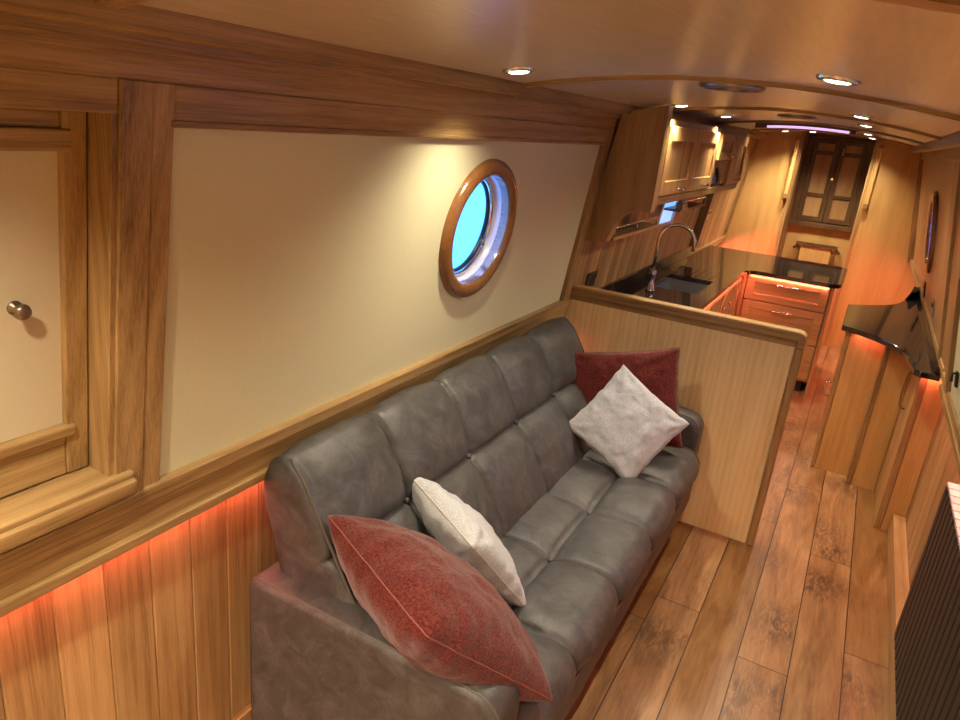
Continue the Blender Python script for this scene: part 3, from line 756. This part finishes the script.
# end panel with scooped edge, pelmet, shelf
su = thing('shelf_unit', 'tall scooped oak end panel with a shelf and gallery rail under the wall cupboards', 'shelf', (-1.0, 3.8, 1.3))
pe = [(WL(1.305), 1.305), (-1.075, 1.315), (-1.062, 1.345), (-1.045, 1.40), (-1.015, 1.45), (-.975, 1.475), (-.93, 1.482), (-.882, 1.482), (-.878, 1.53), (-.878, 1.955), (WL(1.9) + .03, 1.91)]
build('end_panel', MB().prism([(x, 3.301, z) for x, z in pe], (0, .075, 0)), wood('oak_board', 'z'), su, .003)
build('shelf_board', MB().prism([(WL(1.315, .002), 3.378, 1.312), (-1.06, 3.378, 1.312), (-1.06, 3.378, 1.332), (WL(1.33, .002), 3.378, 1.332)], (0, .80, 0)), oy, su, .003)
mb = MB(); mb.tube([(-1.068, 3.37, 1.375), (-1.068, 4.17, 1.375)], .005, 8)
for y in (3.40, 3.78, 4.165): mb.tube([(-1.068, y, 1.334), (-1.068, y, 1.378)], .005, 8)
build('gallery_rail', mb, M_CHROME, su)
build('pelmet', MB().box(-.925, -.90, 3.37, 5.63, 1.505, 1.543), oy, su, .003)
# arch board between the cupboards
ar = [(4.562, 1.555)] + [(4.62 + .0, 1.56)] + [(4.80 - .16 * math.cos(t), 1.56 + .11 * math.sin(t)) for t in [i * PI / 14 for i in range(15)]] + [(5.098, 1.56), (5.098, 1.704), (4.562, 1.704)]
tag(build('arched_board', MB().prism([(CF - .018, y, z) for y, z in ar], (.018, 0, 0)), wood('oak_door', 'y'), None, .002, loc=(CF, 4.8, 1.6)), 'oak board with an arched cut-out below the short wall cupboard', 'trim board')
hd = thing('extractor_hood', 'small steel extractor hood in the arched gap, blue light painted into its colour', 'extractor hood', (-1.05, 4.8, 1.55))
build('hood_body', MB().prism([(-1.13, 4.60, 1.56), (-.93, 4.60, 1.56), (-.93, 4.60, 1.60), (-.96, 4.60, 1.70), (-1.10, 4.60, 1.70)], (0, .46, 0)), plain('blue_light_tint', (.30, .42, .70), .4), hd, .003)  # blue light in the gap is put into the hood's base colour
# upper small shelf further along with chrome bracket
s2 = thing('spice_rack', 'small dark spice rack with chrome front under the far wall cupboards', 'rack', (-1.1, 5.1, 1.38))
build('rack_shelf', MB().prism([(WL(1.37, .002), 4.72, 1.365), (-1.07, 4.72, 1.365), (-1.07, 4.72, 1.38), (WL(1.38, .002), 4.72, 1.38)], (0, .75, 0)), wood('oak_dark', 'y'), s2)
build('rack_rail', MB().tube([(-1.075, 4.74, 1.382), (-1.075, 4.74, 1.43), (-1.075, 5.44, 1.43), (-1.075, 5.44, 1.382)], .006, 8), M_CHROME, s2)
build('rack_bracket', MB().box(-1.10, -1.05, 4.70, 4.83, 1.385, 1.425), M_CHROME, s2, .004)
# galley window (square side window between the shelves)
w4 = struct_root('window_4')
mb = MB(); lbox(mb, 4.62, 4.66, 1.255, 1.45, 0, .02); lbox(mb, 5.0, 5.04, 1.255, 1.45, 0, .02); lbox(mb, 4.66, 5.0, 1.255, 1.275, 0, .02); lbox(mb, 4.66, 5.0, 1.43, 1.45, 0, .02)
struct('window_frame', mb, M_STEEL, w4, .002)
wm = emit('self_lit_pane', (.16, .38, .95), 1.1)  # pane glows by itself in place of daylight from outside
mb = MB(); lbox(mb, 4.66, 5.0, 1.275, 1.43, .001, .008); struct('pane', mb, wm, w4)
# tall divider between galley wall and far boarding
dv = MB(); dv.prism([(WL(.98, .003), 5.96, .985), (-1.17, 5.96, .985), (-1.10, 5.96, 1.50), (WL(1.50, .003), 5.96, 1.50)], (0, .03, 0))
tag(build('divider_board', dv, wood('oak_dark', 'z'), None, .003, loc=(-1.2, 5.97, .985)), 'dark oak upright divider on the wall at the end of the granite upstand', 'divider')
# sockets and switches
def socket(name, label, side, y, z, w, h, mat, kind='socket'):
    t = thing(name, label, kind, (WL(z) if side == 'L' else WRt(z), y, z)); mb = MB()
    (lbox if side == 'L' else rbox)(mb, y - w / 2, y + w / 2, z - h / 2, z + h / 2, .001, .009); build('face_plate', mb, mat, t, .003)
    for s_ in (-1, 1):
        mb = MB(); (lbox if side == 'L' else rbox)(mb, y + s_ * w * .25 - .012, y + s_ * w * .25 + .012, z + .008, z + .028, .009, .014); build('rocker', mb, M_CHROME if mat is M_BLACK else M_BLACK, t, .002)
    return t
socket('double_socket', 'black and chrome double socket on the boarding just beyond the partition', 'L', 3.60, 1.06, .146, .086, M_BLACK)
socket('double_socket', 'chrome socket plate on the boarding past the dark upright divider', 'L', 6.35, 1.22, .146, .09, M_STEEL)
socket('light_switch', 'chrome switch plate on the right wall below the far porthole', 'R', 4.62, 1.06, .086, .086, M_STEEL, 'switch')
socket('light_switch', 'black switch plate low on the right wall near the bulkhead', 'R', 5.55, 1.02, .086, .10, M_BLACK, 'switch')
tl = thing('window_latch', 'black latch on the cream panel at the right edge of the room', 'latch', (.42, 3.08, 1.06))
mb = MB(); rbox(mb, 3.07, 3.10, 1.04, 1.10, .001, .012); build('latch_plate', mb, M_BLACK, tl, .004)
build('latch_lever', MB().tube([(WRt(1.09, .012), 3.085, 1.09), (WRt(1.09, .022), 3.085, 1.09), (WRt(1.06, .024), 3.07, 1.06)], .005, 10), M_BLACK, tl)

# ------------------------------------------------------------------ right hand cabinet with curved granite top
rc = thing('breakfast_cabinet', 'stepped light oak cabinet on the right under a curved granite top', 'kitchen cabinet', (.3, 4.6, 0))
RT = .868
bA = wood('oak_door', 'z'); post = wood('oak', 'z')
build('side_block', MB().box(.075, .262, 4.482, 5.15, 0, RT), ol, rc)
build('middle_block', MB().box(.28, .405, 4.377, 5.30, 0, RT), ol, rc)
build('edge_post', MB().box(.050, .074, 4.478, 5.15, 0, RT), post, rc, .003)
build('edge_post', MB().box(.255, .279, 4.370, 4.50, 0, RT), post, rc, .003)
build('wall_panel', MB().box(.440, XRL - .001, 3.906, 3.925, 0, .865), ol, rc)
build('edge_post', MB().box(.406, .439, 3.902, 4.36, .0, .865), post, rc, .003)
build('rear_block', MB().box(.41, .525, 4.40, 5.5, 0, RT), ol, rc)
h1 = MB().tube([(.049, 4.66, .50), (.022, 4.66, .50), (.014, 4.66, .47), (.014, 4.66, .44), (.022, 4.66, .41), (.049, 4.66, .41)], .006, 8); build('handle', h1, M_CHROME, rc)
h2 = MB().tube([(.405, 4.16, .80), (.385, 4.16, .80), (.375, 4.16, .77), (.372, 4.16, .68), (.375, 4.16, .61), (.39, 4.16, .59), (.405, 4.16, .59)], .0045, 8); build('handle', h2, M_PEWTER, rc)
# granite top plan
rw = thing('side_worktop', 'curved black granite worktop on the right stepped cabinet', 'worktop', (.3, 4.7, .868))
def sm(a, b, n=8): return [(a[0] + (b[0] - a[0]) * i / n, a[1] + (b[1] - a[1]) * i / n) for i in range(n)]
def catmull(P, n=8):
    out = []
    for i in range(len(P) - 1):
        p0, p1, p2, p3 = P[max(i - 1, 0)], P[i], P[i + 1], P[min(i + 2, len(P) - 1)]
        for j in range(n):
            t = j / n; out.append(tuple(.5 * ((2 * p1[q]) + (-p0[q] + p2[q]) * t + (2 * p0[q] - 5 * p1[q] + 4 * p2[q] - p3[q]) * t * t + (-p0[q] + 3 * p1[q] - 3 * p2[q] + p3[q]) * t ** 3) for q in (0, 1)))
    return out + [P[-1]]
near = catmull([(.018, 4.465), (.12, 4.41), (.212, 4.33), (.29, 4.20), (.335, 4.04), (.348, 3.90), (.362, 3.80)], 8)
far = catmull([(.47, 6.0), (.40, 5.95), (.36, 5.72), (.31, 5.52), (.237, 5.38), (.10, 5.22), (.022, 5.16)], 6)
plan = near + [(.385, 3.775), (.47, 3.775)] + far
build('slab', MB().prism([(x, y, .870) for x, y in plan], (0, 0, .030)), M_GRANITE, rw, .004, 2)
build('upstand', MB().box(.446, .462, 3.80, 6.1, .901, .935), M_GRANITE, rw, .002)
up = [(.36, 5.75, .901), (.45, 5.95, .901), (.45, 5.95, .95), (.405, 5.86, .985), (.39, 5.82, .94), (.37, 5.77, .91)]
build('corner_upstand', MB().prism(up, (.006, -.012, 0)), M_GRANITE, rw)

# ------------------------------------------------------------------ radiators
ra = thing('radiator', 'black vertical-ribbed panel radiator low on the right wall', 'radiator', (.49, 1.9, .1))
RY0, RY1 = .9, 2.76
mb = MB(); mb.box(.472, .515, RY0, RY1, .13, .765)
build('panel', mb, M_RADI, ra, .003)
mb = MB(); y = RY0 + .01
while y < RY1 - .03: mb.box(.460, .474, y, y + .050, .125, .768); y += .0605
o = build('ribs', mb, M_RADI, ra, .005)
mb = MB(); y = RY0 + .01
while y < RY1 - .03: mb.box(.462, .525, y, y + .052, .769, .780); y += .0605
build('top_grille', mb, M_RADT, ra, .002)
for y in (1.1, 2.6): build('wall_bracket', MB().box(.51, XRL, y, y + .04, .3, .34), M_BLACK, ra)
tr = thing('towel_radiator', 'small radiator with a grilled top below the dark double doors', 'radiator', (-.39, 8.0, .7))
build('radiator_body', MB().box(-.53, -.24, 7.985, 8.05, .45, .90), wood('oak_amber', 'z'), tr, .006)
mb = MB(); mb.box(-.57, -.20, 7.965, 7.978, .905, .925); mb.box(-.57, -.20, 8.055, 8.068, .905, .925); mb.box(-.58, -.565, 7.965, 8.068, .905, .925); mb.box(-.205, -.19, 7.965, 8.068, .905, .925)
for i in range(16): mb.box(-.56 + .0225 * i, -.552 + .0225 * i, 7.975, 8.06, .908, .918)
build('top_grille', mb, M_PEWTER, tr)
build('valve', MB().tube([(-.60, 8.0, .86), (-.56, 8.0, .90)], .012, 10), M_PEWTER, tr); build('valve', MB().tube([(-.17, 8.0, .86), (-.20, 8.0, .90)], .012, 10), M_PEWTER, tr)
for x in (-.5, -.28): build('wall_bracket', MB().box(x, x + .03, 8.045, 8.098, .6, .63), M_BLACK, tr)
# grab rails on the bulkhead
for (x, lab) in ((-.765, 'oak grab rail on the bulkhead left of the dark doors'), (-.06, 'oak grab rail on the bulkhead right of the dark doors')):
    g = thing('grab_rail', lab, 'rail', (x, YF - .03, 1.4))
    build('rail_bar', MB().box(x - .0, x + .032, YF - .05, YF - .022, 1.40, 1.90), wood('oak_amber', 'z'), g, .006)
    build('rail_foot', MB().box(x - .004, x + .036, YF - .055, YF - .0005, 1.355, 1.40), wood('oak_dark', 'x'), g, .004)
    build('rail_head', MB().box(x - .004, x + .036, YF - .055, YF - .0005, 1.90, 1.93), wood('oak_dark', 'x'), g, .004)

# ------------------------------------------------------------------ ceiling fittings
def downlight0():
    t = thing('downlight', 'x', 'downlight', (0, 0, 0), 'recessed chrome ceiling downlights')
    build('bezel', MB().lathe([(.031, -.003), (.033, -.006), (.040, -.006), (.045, -.003), (.046, .004)], None, 32), M_CHROME, t)
    build('bulb', MB().lathe([(0, -.009), (.012, -.0085), (.024, -.007), (.031, -.003)], None, 24), M_BULB, t)
    l = bpy.data.lights.new('bulb_light', 'SPOT'); l.energy = P_SPOT; l.color = (1, .875, .64); l.spot_size = math.radians(136); l.spot_blend = 1.0; l.shadow_soft_size = .03
    o = bpy.data.objects.new('bulb_light', l); C.objects.link(o); o.parent = t; o.location = (0, 0, -.02)
    return t
LP = [(-.925, 1.87, 'near left ceiling downlight, alone between the cornice and the first hoop'), (-.124, 1.77, 'large near right downlight, in front of the first ceiling hoop'),
      (-.865, 3.46, 'left downlight just before the wall cupboards'), (-.117, 3.33, 'right downlight nearest behind the first ceiling hoop'),
      (-.855, 4.49, 'left downlight above the second wall cupboard'), (-.119, 4.30, 'right downlight just behind the second ceiling hoop'),
      (-.81, 5.57, 'left downlight beside the lilac ceiling lamp'), (-.141, 6.10, 'small right downlight beyond the lilac ceiling lamp'),
      (-.84, 7.25, 'far left downlight over the bulkhead'), (-.13, 7.32, 'farthest right downlight, over the bulkhead'), (-.62, 7.38, 'far middle downlight nearest the dark doors'),
      (-.86, .25, 'unseen downlight above the side hatch, added as fill light'), (-.12, .15, 'unseen right ceiling downlight opposite the side hatch, added as fill light'), (-.9, -1.2, 'unseen rear left ceiling downlight added as fill light, farthest from the galley'), (-.12, -1.25, 'unseen rear right ceiling downlight added as fill light, farthest from the galley')]  # these four are out of view, added to fill the saloon with light
first = None
for (x, y, lab) in LP:
    if first is None: first = downlight0(); o = first
    else: o = copy_tree(first)
    if abs(x + .84) < .06 and y < 6:
        for ch in o.children:
            if ch.type == 'LIGHT': ch.data = ch.data.copy(); ch.data.energy = P_SPOT * .55
    if y == .25:
        for ch in o.children:
            if ch.type == 'LIGHT': ch.data = ch.data.copy(); ch.data.energy = P_SPOT * 1.15
    if y == 1.87:
        for ch in o.children:
            if ch.type == 'LIGHT': ch.data = ch.data.copy(); ch.data.energy = P_SPOT * .6
    if y < 0:
        for ch in o.children:
            if ch.type == 'LIGHT': ch.data = ch.data.copy(); ch.data.energy = P_SPOT * 2.6; ch.data.spot_size = math.radians(150)
    o['label'] = lab; o.location = (x, y, zc(x) - .002); o.rotation_euler = (0, math.atan(.30 * (x + .45)), 0)
def vent(name, label, x, y, R):
    t = thing(name, label, 'vent', (x, y, zc(x)))
    M = Matrix.Translation((x, y, zc(x) - .002)) @ Matrix.Rotation(PI, 4, 'X')
    build('rim', MB().lathe([(R * .84, .0), (R * .86, .012), (R * .95, .012), (R, .004), (R, -.003)], M, 40), M_PEWTER, t)
    build('hub', MB().lathe([(0, .014), (R * .28, .013), (R * .33, .004), (R * .33, 0)], M, 32), M_STEEL, t)
    build('backing', MB().lathe([(0, .001), (R * .86, .001)], M, 32), M_BLACK, t)
    mb = MB(); mb.lathe([(R * .55, .009), (R * .58, .012), (R * .64, .012), (R * .66, .009)], M, 32, True)
    for i in range(18):
        a = 2 * PI * i / 18; mb.tube([M @ Vector((R * .3 * math.cos(a), R * .3 * math.sin(a), .009)), M @ Vector((R * .88 * math.cos(a), R * .88 * math.sin(a), .009))], R * .028, 6)
    build('spokes', mb, M_PEWTER, t)
vent('ceiling_vent', 'round pierced metal ceiling vent between the first two hoops', -.46, 2.41, .098)
vent('ceiling_vent', 'smaller round metal ceiling vent in front of the lilac lamp', -.46, 4.32, .098)
lm = thing('ceiling_lamp', 'long curved ceiling lamp glowing lilac across the galley ceiling', 'lamp', (-.5, 5.5, 1.96))
xs = [-.84 + .64 * i / 16 for i in range(17)]
mb = MB(); 
for xa, xb in zip(xs[:-1], xs[1:]):
    mb.hexa([(xa, 5.50, zc(xa) - .035), (xb, 5.50, zc(xb) - .035), (xb, 5.60, zc(xb) - .035), (xa, 5.60, zc(xa) - .035), (xa, 5.50, zc(xa) - .001), (xb, 5.50, zc(xb) - .001), (xb, 5.60, zc(xb) - .001), (xa, 5.60, zc(xa) - .001)])
build('housing', mb, plain('dark_housing', (.07, .035, .02), .4), lm)
build('tube_diffuser', MB().tube([(x, 5.495, zc(x) - .028) for x in xs[2:-1]], .008, 10), M_LILAC, lm)

# ------------------------------------------------------------------ led strips
def led(label, p0, p1, w=.012, group=None, power=None, dirn=(0, 0, -1)):
    p0, p1 = Vector(p0), Vector(p1); L = (p1 - p0).length; c = (p0 + p1) / 2
    t = thing('led_strip', label, 'led strip', c)
    d = (p1 - p0).normalized(); s_ = Vector((0, 0, 1)).cross(d).normalized() * w / 2
    mb = MB().hexa([p0 - s_, p0 + s_, p1 + s_, p1 - s_, p0 - s_ + Vector((0, 0, .003)), p0 + s_ + Vector((0, 0, .003)), p1 + s_ + Vector((0, 0, .003)), p1 - s_ + Vector((0, 0, .003))])
    build('light_tape', mb, M_LED, t)
    l = bpy.data.lights.new('strip_light', 'AREA'); l.shape = 'RECTANGLE'; l.size = w; l.size_y = L; l.energy = (power or P_LED) * L; l.color = (1, .20, .16)
    o = bpy.data.objects.new('strip_light', l); C.objects.link(o); o.parent = t; o.location = (0, 0, -.004)
    z = -Vector(dirn).normalized(); yv = d; xv = yv.cross(z).normalized(); z = xv.cross(yv)
    o.rotation_euler = Matrix((xv, yv, z)).transposed().to_euler()
    return t
led('red light strip under the left gunwale rail behind the sofa', (XLL + .022, YN + .1, .872), (XLL + .022, 3.26, .872))
led('red light strip under the left rail before the far bulkhead', (XLL + .05, 6.90, .866), (XLL + .05, 7.40, .866), power=20, dirn=(.5, .4, -.75))
led('red light strip under the right rail above the black radiator', (.50, YN + .1, .871), (.50, 3.60, .871), power=2.0)
led('red light strip under the front edge of the sink worktop', (GX + .026, 3.5, .8655), (GX + .026, 5.80, .8655), .006, power=2.6)
led('red light strip under the front edge above the drawers', (-.70, PF - .026, .8655), (-.13, PF - .026, .8655), .006, power=2.6)
led('red light strip under the curved granite worktop', (.10, 4.47, .866), (.39, 4.365, .866), .008, power=1.0)
led('red light strip under the right worktop by the wall panel', (.40, 3.885, .8655), (.50, 3.885, .8655), .008, power=2.6)
led('red light strip along the right rail by the far bulkhead', (.446, 6.1, .932), (.446, 7.35, .932), power=6, dirn=(-.55, .4, -.72))
